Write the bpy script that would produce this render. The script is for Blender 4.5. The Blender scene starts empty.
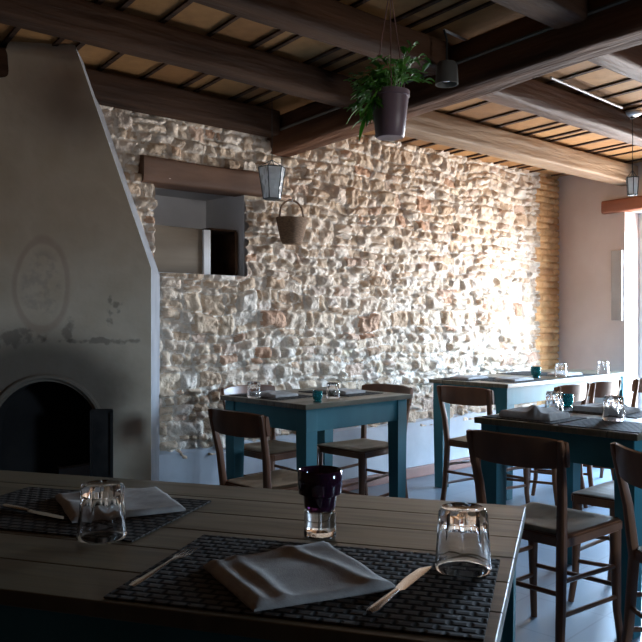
import bpy, bmesh, math, random
import numpy as np
from mathutils import Vector, Matrix, noise as mnoise
R = random.Random(7)
SC = bpy.context.scene
COL = SC.collection
PI = math.pi
HC = 1.155          # eye height of the seated photographer
F = 780.0           # focal length in pixels for a 642 px frame
ZT = 0.75           # table top height
ZC = 2.43           # underside of the ceiling battens

def P(px, py, z):
    """floor-plan point seen at a pixel for a known height"""
    Y = (HC - z) * F / (py - 321.0)
    return Vector(((px - 321.0) / F * Y, Y, z))

# ------------------------------------------------------------------ materials
def nm(name, base=(.5, .5, .5), rough=.5, metal=0, spec=.5, trans=0, ior=1.45):
    m = bpy.data.materials.new(name); m.use_nodes = True
    b = m.node_tree.nodes['Principled BSDF']
    b.inputs['Base Color'].default_value = (*base, 1)
    b.inputs['Roughness'].default_value = rough
    b.inputs['Metallic'].default_value = metal
    b.inputs['Specular IOR Level'].default_value = spec
    b.inputs['Transmission Weight'].default_value = trans
    b.inputs['IOR'].default_value = ior
    return m, m.node_tree, b

def N(t, kind, **kw):
    n = t.nodes.new(kind)
    for k, v in kw.items():
        if k.startswith('i_'):
            n.inputs[k[2:].replace('_', ' ')].default_value = v
        else:
            setattr(n, k, v)
    return n

def ramp(t, fac, stops):
    r = t.nodes.new('ShaderNodeValToRGB')
    while len(r.color_ramp.elements) > 1: r.color_ramp.elements.remove(r.color_ramp.elements[-1])
    r.color_ramp.elements[0].position = stops[0][0]; r.color_ramp.elements[0].color = (*stops[0][1], 1)
    for p, c in stops[1:]:
        e = r.color_ramp.elements.new(p); e.color = (*c, 1)
    t.links.new(fac, r.inputs['Fac'])
    return r.outputs['Color']

def noise_mat(name, c1, c2, scale=8, rough=.6, stretch=(1, 1, 1), bump=.0, detail=5, spec=.5, lo=.35, hi=.65, metal=0, bscale=None, rvar=0, rot=None, bd=.01):
    m, t, b = nm(name, c1, rough, metal, spec)
    tc = N(t, 'ShaderNodeTexCoord'); mp = N(t, 'ShaderNodeMapping')
    mp.inputs['Scale'].default_value = stretch
    if rot is not None:
        mp0 = N(t, 'ShaderNodeMapping'); mp0.inputs['Rotation'].default_value = (0, 0, -rot)
        t.links.new(tc.outputs['Object'], mp0.inputs['Vector']); t.links.new(mp0.outputs['Vector'], mp.inputs['Vector'])
    else: t.links.new(tc.outputs['Object'], mp.inputs['Vector'])
    n = N(t, 'ShaderNodeTexNoise'); n.inputs['Scale'].default_value = scale; n.inputs['Detail'].default_value = detail
    t.links.new(mp.outputs['Vector'], n.inputs['Vector'])
    col = ramp(t, n.outputs['Fac'], [(lo, c1), (hi, c2)])
    t.links.new(col, b.inputs['Base Color'])
    if bump:
        n2 = N(t, 'ShaderNodeTexNoise'); n2.inputs['Scale'].default_value = bscale or scale * 3; n2.inputs['Detail'].default_value = 4
        t.links.new(mp.outputs['Vector'], n2.inputs['Vector'])
        bp = N(t, 'ShaderNodeBump'); bp.inputs['Strength'].default_value = bump; bp.inputs['Distance'].default_value = bd
        t.links.new(n2.outputs['Fac'], bp.inputs['Height']); t.links.new(bp.outputs['Normal'], b.inputs['Normal'])
    if rvar:
        mr = N(t, 'ShaderNodeMapRange'); mr.inputs['To Min'].default_value = rough - rvar; mr.inputs['To Max'].default_value = rough + rvar
        t.links.new(n.outputs['Fac'], mr.inputs['Value']); t.links.new(mr.outputs['Result'], b.inputs['Roughness'])
    return m

M = {}
M['teal'] = noise_mat('teal_paint', (.022, .105, .125), (.034, .14, .165), 5, .55, (1, 1, .4), .08, rvar=.08, spec=.25)
M['chair'] = noise_mat('chair_wood', (.10, .036, .015), (.17, .066, .027), 9, .38, (1, 1, .2), .05)
M['seat'] = noise_mat('seat_wood', (.33, .22, .13), (.47, .34, .22), 14, .42, (.25, 1, 1), .1)
UA, WA = math.atan2(.664, .748), math.atan2(.817, -.576)
M['beam_dark'] = noise_mat('old_beam_wood', (.028, .013, .007), (.09, .043, .022), 7, .8, (.12, 1, 1), .8, bscale=16, rot=UA, bd=.03, spec=.25)
M['beam_red'] = noise_mat('red_brown_beam', (.05, .022, .012), (.16, .078, .045), 7, .62, (.12, 1, 1), .7, bscale=16, rot=UA, bd=.03, spec=.4)
M['beam_main'] = noise_mat('dark_main_beam', (.05, .021, .010), (.17, .072, .034), 7, .8, (.12, 1, 1), .8, bscale=16, rot=WA, bd=.03, spec=.25)
M['beam_light'] = noise_mat('pale_beam_wood', (.17, .10, .055), (.40, .27, .165), 8, .7, (.12, 1, 1), .9, bscale=14, rot=UA, bd=.03)
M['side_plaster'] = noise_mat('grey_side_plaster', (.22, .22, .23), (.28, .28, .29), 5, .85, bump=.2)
M['lintel'] = noise_mat('lintel_wood', (.09, .042, .022), (.16, .08, .045), 5, .7, (.4, .4, 2), .5, bscale=14)
M['doorlintel'] = noise_mat('door_lintel_wood', (.2, .06, .03), (.3, .1, .05), 5, .6, (.4, .4, 2), .3, bscale=14)
M['plaster'] = noise_mat('warm_plaster', (.52, .43, .39), (.6, .51, .47), 2.5, .85, (1, 1, 1), .15)
M['white_plaster'] = noise_mat('white_plaster', (.36, .38, .41), (.48, .50, .53), 3, .9, (1, 1, 1), .25)
M['niche_plaster'] = noise_mat('grey_plaster', (.62, .60, .59), (.72, .7, .69), 3, .85, (1, 1, 1), .2)
M['base'] = noise_mat('terracotta_baseboard', (.16, .065, .045), (.22, .09, .06), 6, .5)
M['iron'] = noise_mat('black_iron', (.012, .011, .011), (.03, .027, .025), 12, .55, bump=.2, metal=.3)
M['steel'], _, _ = nm('cutlery_steel', (.62, .6, .57), .22, 1)
M['conduit'], _, _ = nm('grey_conduit', (.55, .55, .55), .35, .3)
M['napkin'] = noise_mat('napkin_cotton', (.33, .31, .29), (.40, .38, .355), 60, .9, bump=.15, bscale=400)
M['frame_white'], _, _ = nm('white_door_paint', (.8, .8, .8), .4)
M['shutter'] = noise_mat('grey_shutter_paint', (.30, .27, .25), (.36, .33, .31), 4, .5)
M['cord'], _, _ = nm('cord', (.2, .11, .10), .8)
M['wire'], _, _ = nm('black_wire', (.02, .02, .02), .6)
M['lampmetal'], _, _ = nm('dull_lamp_metal', (.13, .13, .12), .5, .4)
M['wicker'] = noise_mat('brown_wicker', (.11, .06, .03), (.24, .145, .08), 60, .75, (1, 1, 3), .6)
M['tan_board'] = noise_mat('tan_board', (.13, .095, .06), (.2, .15, .1), 3, .7, (.4, .4, 3), .2)
M['soot_and_shade'] = noise_mat('soot_and_shade', (.006, .005, .005), (.014, .012, .011), 6, .95)  # firebox soot; the same black paints the shade inside the niche cupboard
M['soil'] = noise_mat('soil', (.02, .014, .01), (.05, .035, .025), 30, .95)
M['pot'] = noise_mat('purple_grey_pot', (.15, .10, .12), (.2, .14, .165), 5, .4)
M['leaf'] = noise_mat('plant_leaf', (.05, .19, .02), (.13, .36, .04), 14, .45)
M['hook'], _, _ = nm('hook_metal', (.3, .3, .3), .4, .8)
M['glass'], _, _ = nm('clear_glass', (1, 1, 1), .02, 0, .5, 1, 1.5)
M['purple_glass'], _, _ = nm('purple_glass', (.045, .012, .04), .05, 0, .5, .6, 1.5)
M['teal_glass'], _, _ = nm('teal_glass', (.02, .3, .32), .05, 0, .5, .7, 1.5)
M['lead'], _, _ = nm('dark_solder', (.06, .08, .09), .5, .6)

def thin_glass(name, tint=(.95, .97, 1), gl=.1, rough=.05):
    m = bpy.data.materials.new(name); m.use_nodes = True; t = m.node_tree
    for n in list(t.nodes):
        if n.type == 'BSDF_PRINCIPLED': t.nodes.remove(n)
    out = [n for n in t.nodes if n.type == 'OUTPUT_MATERIAL'][0]
    tr = N(t, 'ShaderNodeBsdfTransparent'); tr.inputs['Color'].default_value = (*tint, 1)
    g = N(t, 'ShaderNodeBsdfGlossy'); g.inputs['Roughness'].default_value = rough
    mx = N(t, 'ShaderNodeMixShader'); mx.inputs['Fac'].default_value = gl
    t.links.new(tr.outputs[0], mx.inputs[1]); t.links.new(g.outputs[0], mx.inputs[2]); t.links.new(mx.outputs[0], out.inputs['Surface'])
    return m
M['pane'] = thin_glass('door_pane')
# seeded lantern glass
m, t, b = nm('frosted_lantern_glass', (.85, .9, .93), .3, 0, .6, .35, 1.3)
n = N(t, 'ShaderNodeTexVoronoi'); n.inputs['Scale'].default_value = 30
bp = N(t, 'ShaderNodeBump'); bp.inputs['Strength'].default_value = .6; bp.inputs['Distance'].default_value = .01
tc = N(t, 'ShaderNodeTexCoord'); t.links.new(tc.outputs['Object'], n.inputs['Vector'])
t.links.new(n.outputs['Distance'], bp.inputs['Height']); t.links.new(bp.outputs['Normal'], b.inputs['Normal'])
M['lantern_glass'] = m

def attr_mat(name, stops, rough=.85, bump=.4, bscale=60, spec=.3, mix=.35, bd=.012):
    """colour chosen per stone / board from the face attribute 'tone'"""
    m, t, b = nm(name, (.5, .5, .5), rough, 0, spec)
    a = N(t, 'ShaderNodeAttribute', attribute_name='tone')
    col = ramp(t, a.outputs['Fac'], stops)
    tc = N(t, 'ShaderNodeTexCoord')
    n = N(t, 'ShaderNodeTexNoise'); n.inputs['Scale'].default_value = bscale * .3; n.inputs['Detail'].default_value = 6
    t.links.new(tc.outputs['Object'], n.inputs['Vector'])
    mr = N(t, 'ShaderNodeMapRange'); mr.inputs['To Min'].default_value = 1 - mix; mr.inputs['To Max'].default_value = 1 + mix
    t.links.new(n.outputs['Fac'], mr.inputs['Value'])
    mu = N(t, 'ShaderNodeVectorMath', operation='SCALE')
    t.links.new(col, mu.inputs[0]); t.links.new(mr.outputs['Result'], mu.inputs['Scale'])
    t.links.new(mu.outputs['Vector'], b.inputs['Base Color'])
    n2 = N(t, 'ShaderNodeTexNoise'); n2.inputs['Scale'].default_value = bscale; n2.inputs['Detail'].default_value = 5
    t.links.new(tc.outputs['Object'], n2.inputs['Vector'])
    bp = N(t, 'ShaderNodeBump'); bp.inputs['Strength'].default_value = bump; bp.inputs['Distance'].default_value = bd
    t.links.new(n2.outputs['Fac'], bp.inputs['Height']); t.links.new(bp.outputs['Normal'], b.inputs['Normal'])
    return m
M['stone'] = attr_mat('rubble_stone', [(0, (.62, .49, .36)), (.2, (.48, .34, .23)), (.4, (.68, .57, .46)), (.6, (.54, .41, .29)), (.8, (.70, .62, .53)), (.93, (.46, .27, .17)), (1, (.74, .63, .47))], mix=.45, bump=.7, bscale=45, bd=.02)
M['brick'] = attr_mat('tan_brick', [(0, (.52, .28, .12)), (.5, (.66, .39, .18)), (1, (.42, .21, .09))], mix=.4)
M['boards'] = attr_mat('ochre_ceiling_boards', [(0, (.31, .15, .054)), (.5, (.41, .215, .08)), (1, (.22, .105, .04))], rough=.7, bump=.15, mix=.3)

# table top: long planks, olive-brown worn paint
def plank_mat(name, c1, c2, groove=.11):
    m, t, b = nm(name, c1, .34, 0, .5)
    tc = N(t, 'ShaderNodeTexCoord'); mp = N(t, 'ShaderNodeMapping'); mp.inputs['Scale'].default_value = (1.2, 14, 1)
    t.links.new(tc.outputs['Object'], mp.inputs['Vector'])
    n = N(t, 'ShaderNodeTexNoise'); n.inputs['Scale'].default_value = 2.2; n.inputs['Detail'].default_value = 6
    t.links.new(mp.outputs['Vector'], n.inputs['Vector'])
    col = ramp(t, n.outputs['Fac'], [(.3, c1), (.5, c2), (.62, c1), (.75, tuple(x * 1.5 for x in c2))])
    t.links.new(col, b.inputs['Base Color'])
    mr = N(t, 'ShaderNodeMapRange'); mr.inputs['To Min'].default_value = .22; mr.inputs['To Max'].default_value = .5
    t.links.new(n.outputs['Fac'], mr.inputs['Value']); t.links.new(mr.outputs['Result'], b.inputs['Roughness'])
    bp = N(t, 'ShaderNodeBump'); bp.inputs['Strength'].default_value = .25; bp.inputs['Distance'].default_value = .004
    t.links.new(n.outputs['Fac'], bp.inputs['Height']); t.links.new(bp.outputs['Normal'], b.inputs['Normal'])
    return m
M['top'] = plank_mat('worn_olive_planks', (.058, .046, .026), (.10, .078, .043))

# woven placemat
m, t, b = nm('woven_placemat', (.03, .03, .03), .8, 0, .12)
tc = N(t, 'ShaderNodeTexCoord')
br = N(t, 'ShaderNodeTexBrick'); br.offset = .5
for k, v in {'Scale': 1.0, 'Brick Width': .028, 'Row Height': .020, 'Mortar Size': .006, 'Mortar Smooth': .9, 'Bias': 0}.items(): br.inputs[k].default_value = v
br.inputs['Color1'].default_value = (.075, .064, .056, 1); br.inputs['Color2'].default_value = (.05, .043, .038, 1); br.inputs['Mortar'].default_value = (.004, .004, .004, 1)
t.links.new(tc.outputs['Object'], br.inputs['Vector']); t.links.new(br.outputs['Color'], b.inputs['Base Color'])
bp = N(t, 'ShaderNodeBump', invert=True); bp.inputs['Strength'].default_value = .8; bp.inputs['Distance'].default_value = .003
t.links.new(br.outputs['Fac'], bp.inputs['Height']); t.links.new(bp.outputs['Normal'], b.inputs['Normal'])
M['mat'] = m

# floor: smooth dark grey tiles
m, t, b = nm('floor_tiles', (.2, .17, .16), .3, 0, .75)
tc = N(t, 'ShaderNodeTexCoord'); mp = N(t, 'ShaderNodeMapping'); mp.inputs['Rotation'].default_value = (0, 0, math.radians(44))
t.links.new(tc.outputs['Object'], mp.inputs['Vector'])
br = N(t, 'ShaderNodeTexBrick'); br.offset = 0
for k, v in {'Scale': 1.0, 'Brick Width': .33, 'Row Height': .33, 'Mortar Size': .004}.items(): br.inputs[k].default_value = v
br.inputs['Color1'].default_value = (.165, .21, .255, 1); br.inputs['Color2'].default_value = (.18, .225, .27, 1); br.inputs['Mortar'].default_value = (.14, .175, .205, 1)
t.links.new(mp.outputs['Vector'], br.inputs['Vector'])
n = N(t, 'ShaderNodeTexNoise'); n.inputs['Scale'].default_value = 3; t.links.new(tc.outputs['Object'], n.inputs['Vector'])
mr = N(t, 'ShaderNodeMapRange'); mr.inputs['To Min'].default_value = .30; mr.inputs['To Max'].default_value = .42
t.links.new(n.outputs['Fac'], mr.inputs['Value']); t.links.new(mr.outputs['Result'], b.inputs['Roughness'])
t.links.new(br.outputs['Color'], b.inputs['Base Color'])
M['floor'] = m

# ------------------------------------------------------------------ mesh helpers
def new(): return bmesh.new()

def box(bm, c, s, rz=0, rx=0, ry=0, bevel=0, mi=0):
    mat = Matrix.Translation(c) @ Matrix.Rotation(rz, 4, 'Z') @ Matrix.Rotation(ry, 4, 'Y') @ Matrix.Rotation(rx, 4, 'X') @ Matrix.Diagonal((*s, 1))
    g = bmesh.ops.create_cube(bm, size=1, matrix=mat)
    fs = set()
    for v in g['verts']: fs.update(v.link_faces)
    for f in fs: f.material_index = mi
    if bevel:
        es = set()
        for v in g['verts']: es.update(v.link_edges)
        r = bmesh.ops.bevel(bm, geom=list(es), offset=bevel, segments=2, affect='EDGES', profile=.5)
        for f in r['faces']: f.material_index = mi

def sweep(bm, pts, rad, n=8, sq=0, cap=True, up=Vector((0, 0, 1)), mi=0):
    """tube through pts; rad float/list or (w,h) list; sq>0 squares the section"""
    pts = [Vector(p) for p in pts]; rings = []
    for i, p in enumerate(pts):
        a = pts[max(i - 1, 0)]; b = pts[min(i + 1, len(pts) - 1)]
        d = (b - a).normalized()
        s = d.cross(up)
        if s.length < 1e-3: s = d.cross(Vector((0, 1, 0)))
        s.normalize(); u = s.cross(d)
        r = rad[i] if isinstance(rad, list) else rad
        rw, rh = r if isinstance(r, (list, tuple)) else (r, r)
        ring = []
        for k in range(n):
            th = 2 * PI * (k + .5) / n; c, q = math.cos(th), math.sin(th)
            if sq:
                e = 2 / sq; c = math.copysign(abs(c) ** e, c); q = math.copysign(abs(q) ** e, q)
            ring.append(bm.verts.new(p + s * c * rw + u * q * rh))
        rings.append(ring)
    for a, b in zip(rings, rings[1:]):
        for k in range(n):
            f = bm.faces.new((a[k], a[(k + 1) % n], b[(k + 1) % n], b[k])); f.material_index = mi
    if cap:
        bm.faces.new(rings[0][::-1]).material_index = mi; bm.faces.new(rings[-1]).material_index = mi

def lathe(bm, prof, n=32, c=(0, 0, 0), closed=False, fn=None):
    rings = []
    for (r, z) in prof:
        ring = []
        for k in range(n):
            th = 2 * PI * k / n; rr = r if fn is None else fn(r, z, th)
            ring.append(bm.verts.new((c[0] + rr * math.cos(th), c[1] + rr * math.sin(th), c[2] + z)))
        rings.append(ring)
    pr = list(zip(rings, rings[1:])) + ([(rings[-1], rings[0])] if closed else [])
    for a, b in pr:
        for k in range(n):
            bm.faces.new((a[k], a[(k + 1) % n], b[(k + 1) % n], b[k]))
    if not closed:
        bm.faces.new(rings[0][::-1]); bm.faces.new(rings[-1])

def log(bm, p0, p1, w, h, seed=0, wob=.012, n=28, seg=26, sq=8):
    """hand-hewn beam: p0,p1 = centre line"""
    rr = random.Random(seed); p0, p1 = Vector(p0), Vector(p1)
    d = (p1 - p0).normalized(); s = Vector((0, 0, 1)).cross(d).normalized(); rings = []
    for i in range(seg + 1):
        t_ = i / seg; c = p0.lerp(p1, t_)
        L = (p1 - p0).length * t_
        c = c + s * (mnoise.noise(Vector((L * .8, seed * 3.1, 0))) * wob * 1.6)
        ring = []
        for k in range(n):
            th = 2 * PI * (k + .5) / n; cc, q = math.cos(th), math.sin(th)
            e = 2 / sq; cc = math.copysign(abs(cc) ** e, cc); q = math.copysign(abs(q) ** e, q)
            j = 1 + wob * 6 * mnoise.noise(Vector((L * 2.2, k * .28, seed + .3)))
            ring.append(bm.verts.new(c + s * cc * w / 2 * j + Vector((0, 0, q * h / 2 * min(j, 1.02)))))
        rings.append(ring)
    for a, b in zip(rings, rings[1:]):
        for k in range(n): bm.faces.new((a[k], b[k], b[(k + 1) % n], a[(k + 1) % n]))
    bm.faces.new(rings[0]); bm.faces.new(rings[-1][::-1])

def obj(name, bm, mats, parent=None, smooth=False, loc=None, norm=True, rz=0):
    if norm: bmesh.ops.recalc_face_normals(bm, faces=bm.faces)
    me = bpy.data.meshes.new(name); bm.to_mesh(me); bm.free()
    for m_ in (mats if isinstance(mats, (list, tuple)) else [mats]): me.materials.append(m_)
    if smooth:
        me.polygons.foreach_set('use_smooth', [True] * len(me.polygons))
        try: me.set_sharp_from_angle(angle=math.radians(smooth if smooth is not True else 40))
        except Exception: pass
    o = bpy.data.objects.new(name, me); COL.objects.link(o)
    if parent is not None: o.parent = parent
    if loc is not None: o.location = loc
    if rz: o.rotation_euler = (0, 0, rz)
    return o

def tag(o, label, cat, group=None):
    o['label'] = label; o['category'] = cat
    if group: o['group'] = group
    return o

def thing(name, label, cat, loc=(0, 0, 0), rz=0, group=None):
    o = bpy.data.objects.new(name, None); COL.objects.link(o); o.empty_display_size = .1
    o.location = loc; o.rotation_euler = (0, 0, rz)
    return tag(o, label, cat, group)

def struct(o): o['kind'] = 'structure'; return o

def dup(root, loc, rz, label, group=None):
    r = root.copy(); COL.objects.link(r); r.location = loc; r.rotation_euler = (0, 0, rz); r['label'] = label
    if group: r['group'] = group
    for ch in list(root.children):
        c = ch.copy(); COL.objects.link(c); c.parent = r
        for g in list(ch.children):
            d = g.copy(); COL.objects.link(d); d.parent = c
    return r

# ------------------------------------------------------------------ plan directions
def V2(a): return Vector((a[0], a[1], 0))
U = Vector((.748, .664, 0)).normalized()        # along the stone wall
NW = Vector((-U.y, U.x, 0))                     # out through the stone wall
W = Vector((-.576, .817, 0)).normalized()       # along the end wall and the main beam
W0 = Vector((.8055, 5.927, 0))                  # a point on the stone wall
S_END = 1.772
CORNER = W0 + U * S_END
E_OUT = Vector((W.y, -W.x, 0))                  # out through the end wall
TU = Vector((.72, .694, 0)).normalized(); TV = Vector((-TU.y, TU.x, 0))
TANG = math.atan2(TU.y, TU.x)
def ws(px):
    r = (px - 321) / F
    return (r * W0.y - W0.x) / (U.x - U.y * r)
def wz(px, py):
    s = ws(px); return HC - (py - 321) / F * (W0.y + U.y * s)
UANG = math.atan2(U.y, U.x); WANG = math.atan2(-W.y, -W.x)

S_L = -5.0; R_LEN = 5.2
A_ = W0 + U * S_L; B_ = CORNER; C_ = CORNER - W * R_LEN; D_ = A_ - W * R_LEN

# floor
bm = new()
cs = [p + (p - (A_ + B_ + C_ + D_) / 4).normalized() * .5 for p in (A_, B_, C_, D_)]
lo = [bm.verts.new((p.x, p.y, -.08)) for p in cs]; hi = [bm.verts.new((p.x, p.y, 0)) for p in cs]
bm.faces.new(hi); bm.faces.new(lo[::-1])
for i in range(4): bm.faces.new((lo[i], lo[(i + 1) % 4], hi[(i + 1) % 4], hi[i]))
struct(obj('floor', bm, M['floor']))

# ------------------------------------------------------------------ stone wall as real relief
rng = np.random.RandomState(3)
def vnoise(x, y, seed):
    xi = np.floor(x).astype(int); yi = np.floor(y).astype(int); xf = x - xi; yf = y - yi
    def h(a, b):
        v = (a * 374761393 + b * 668265263 + seed * 974711) & 0x7fffffff
        v = ((v ^ (v >> 13)) * 1274126177) & 0x7fffffff
        return ((v ^ (v >> 16)) & 0xffff) / 65535.0
    u = xf * xf * (3 - 2 * xf); w = yf * yf * (3 - 2 * yf)
    return (h(xi, yi) * (1 - u) + h(xi + 1, yi) * u) * (1 - w) + (h(xi, yi + 1) * (1 - u) + h(xi + 1, yi + 1) * u) * w

NS0, NS1, NZ0, NZ1 = ws(153), ws(244), 1.43, 1.94
S0 = -2.95; DS = .0085; ZB, ZTOP = .37, 2.5
ns = int((S_END - S0) / DS); nz = int((ZTOP - ZB) / DS)
sv = np.linspace(S0, S_END, ns + 1); zv = np.linspace(ZB, ZTOP, nz + 1)
SS, ZZ = np.meshgrid(sv, zv)
wsx = SS + .045 * (vnoise(SS * 7, ZZ * 7, 1) - .5) + .02 * (vnoise(SS * 22, ZZ * 22, 2) - .5)
wzx = ZZ + .07 * (vnoise(SS * 2.6, ZZ * 2.6, 5) - .5) + .022 * (vnoise(SS * 15, ZZ * 15, 6) - .5)
H = np.zeros_like(SS); TONE = np.zeros_like(SS)
z = ZB - .1; row = 0
while z < ZTOP + .1:
    rh = rng.choice([.035, .05, .06, .075, .09, .12]); msk = (wzx >= z) & (wzx < z + rh)
    s = S0 - .2
    while s < S_END + .2:
        sw = rng.uniform(.045, .13) * (1 + rh * 5)
        m2 = msk & (wsx >= s) & (wsx < s + sw)
        parts = [(s, s + sw, z, z + rh)]
        if rh > .07 and rng.rand() < .45:
            q = z + rh * rng.uniform(.35, .65); parts = [(s, s + sw, z, q), (s, s + sw, q, z + rh)]
            if rng.rand() < .5:
                qq = s + sw * rng.uniform(.35, .65); parts = [(s, s + sw, z, q), (s, qq, q, z + rh), (qq, s + sw, q, z + rh)]
        for (a, b_, c, d) in parts:
            mm = m2 & (wsx >= a) & (wsx < b_) & (wzx >= c) & (wzx < d)
            if not mm.any(): continue
            x = wsx[mm]; y = wzx[mm]
            dx = np.minimum(x - a, b_ - x); dy = np.minimum(y - c, d - y)
            e = .020 + .016 * rng.rand()
            k = np.clip(dx / e, 0, 1) * (2 - np.clip(dx / e, 0, 1)); l = np.clip(dy / (e * .8), 0, 1) * (2 - np.clip(dy / (e * .8), 0, 1))
            hgt = rng.uniform(.008, .06); tx = rng.uniform(-.12, .12); ty = rng.uniform(-.22, .22)
            H[mm] = k * l * (hgt + tx * (x - (a + b_) / 2) + ty * (y - (c + d) / 2))
            TONE[mm] = np.where(k * l > .3, rng.rand(), .8)
        s += sw
    z += rh; row += 1
H += .020 * (vnoise(SS * 26, ZZ * 30, 9) - .5) + .011 * (vnoise(SS * 70, ZZ * 70, 10) - .5) + .03 * (vnoise(SS * 1.6, ZZ * 1.6, 11) - .5)
# brick quoin next to the end wall
pier = SS > 1.40 + .05 * (np.floor((ZZ - ZB) / .13).astype(int) % 2)
brow = np.floor(ZZ / .058).astype(int); bx = SS + (brow % 2) * .11; bcol = np.floor(bx / .2).astype(int)
dyb = np.minimum(ZZ / .058 - brow, 1 - (ZZ / .058 - brow)) * .058; dxb = np.minimum(bx / .2 - bcol, 1 - (bx / .2 - bcol)) * .2
Hb = .03 * np.clip(np.minimum(dyb, dxb) / .009, 0, 1) + .006 * (vnoise(SS * 60, ZZ * 60, 12) - .5) + .012 * vnoise(bcol * 7.3, brow * 5.1, 13)
H = np.where(pier, Hb + .01, H)
TB = vnoise(bcol * 3.7 + .5, brow * 2.9 + .5, 14); TONE = np.where(pier, TB, TONE)
bm = new(); lay = bm.faces.layers.float.new('tone')
org = W0
verts = []
for j in range(nz + 1):
    rowv = []
    for i in range(ns + 1):
        p = W0 + U * sv[i] - NW * max(-.005, float(H[j, i])); rowv.append(bm.verts.new((p.x, p.y, zv[j])))
    verts.append(rowv)
for j in range(nz):
    for i in range(ns):
        sc, zc = (sv[i] + sv[i + 1]) / 2, (zv[j] + zv[j + 1]) / 2
        if NS0 < sc < NS1 and NZ0 < zc < NZ1: continue
        if sc < -2.42 and zc < 1.0: continue
        f = bm.faces.new((verts[j][i], verts[j][i + 1], verts[j + 1][i + 1], verts[j + 1][i]))
        f[lay] = float(TONE[j, i]); f.material_index = 1 if pier[j, i] else 0; f.smooth = True
# plain continuation behind the chimney
p0, p1 = W0 + U * S_L, W0 + U * S0
f = bm.faces.new([bm.verts.new((p0.x, p0.y, ZB)), bm.verts.new((p1.x, p1.y, ZB)), bm.verts.new((p1.x, p1.y, ZTOP)), bm.verts.new((p0.x, p0.y, ZTOP))])
wall = struct(obj('wall_far', bm, [M['stone'], M['brick']], norm=False))
# solid core behind the relief, round the niche
bm = new()
def wbox(bm, s0, s1, z0, z1, d0, d1, **k):
    c = W0 + U * (s0 + s1) / 2 + NW * (d0 + d1) / 2
    box(bm, (c.x, c.y, (z0 + z1) / 2), (s1 - s0, d1 - d0, z1 - z0), rz=UANG, **k)
wbox(bm, S_L - .3, NS0 - .03, 0, 2.6, .01, .5); wbox(bm, NS1 + .03, S_END + .3, 0, 2.6, .01, .5)
wbox(bm, NS0 - .03, NS1 + .03, 0, NZ0 - .03, .01, .5); wbox(bm, NS0 - .03, NS1 + .03, NZ1 + .03, 2.6, .01, .5)
obj('wall_core', bm, M['white_plaster'], wall)
bm = new()
wbox(bm, NS0 - .03, NS1 + .03, NZ0 - .03, NZ0, -.012, .42); wbox(bm, NS0 - .03, NS1 + .03, NZ1, NZ1 + .03, .01, .42)
wbox(bm, NS0 - .03, NS0, NZ0, NZ1, .0, .42); wbox(bm, NS1, NS1 + .03, NZ0, NZ1, .0, .42)
wbox(bm, NS0 - .03, NS1 + .03, NZ0 - .03, NZ1 + .03, .42, .5)
obj('niche_lining', bm, M['niche_plaster'], wall)

# plaster dado with a ragged top edge, protruding a little
bm = new()
nn = 160; top, botv, topb = [], [], []
for i in range(nn + 1):
    s = -2.9 + (S_END + 2.9) * i / nn
    zt = .408 + .02 * mnoise.noise(Vector((s * 3, 0, 4))) + .008 * mnoise.noise(Vector((s * 17, 0, 1)))
    dep = .045 + .008 * mnoise.noise(Vector((s * 2, 5, 0)))
    for L_, (dd, zz) in zip((botv, top, topb), ((dep, 0), (dep, zt), (-.004, zt + .02))):
        p = W0 + U * s - NW * dd; L_.append(bm.verts.new((p.x, p.y, zz)))
for i in range(nn):
    bm.faces.new((botv[i], botv[i + 1], top[i + 1], top[i])); bm.faces.new((top[i], top[i + 1], topb[i + 1], topb[i]))
struct(obj('trim_1', bm, M['white_plaster'], smooth=True, norm=False))
bm = new(); wbox(bm, -2.9, S_END, 0, .078, -.066, -.04, bevel=.004)
struct(obj('baseboard_far', bm, M['base']))

# ------------------------------------------------------------------ end wall with two glazed doors
def ebox(bm, r0, r1, z0, z1, d0, d1, **k):
    c = CORNER - W * (r0 + r1) / 2 + E_OUT * (d0 + d1) / 2
    box(bm, (c.x, c.y, (z0 + z1) / 2), (r1 - r0, d1 - d0, z1 - z0), rz=WANG, **k)
DOORS = [(.711, 2.05, 2.07)]
bm = new()
ebox(bm, -.5, DOORS[0][0], 0, 2.6, 0, .3); ebox(bm, DOORS[0][0], DOORS[0][1], DOORS[0][2], 2.6, 0, .3)
ebox(bm, DOORS[0][1], R_LEN + .5, 0, 2.6, 0, .3)
struct(obj('wall_right', bm, M['plaster']))
def portal(c, size, out):
    # samples the daylight coming through this opening, gives off no light itself
    ld = bpy.data.lights.new('daylight_portal', 'AREA'); ld.shape = 'RECTANGLE'; ld.size, ld.size_y = size
    ld.cycles.is_portal = True
    lo_ = bpy.data.objects.new('daylight_portal', ld); COL.objects.link(lo_); lo_.location = c
    lo_.rotation_euler = (-out).to_track_quat('-Z', 'Y').to_euler()
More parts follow.
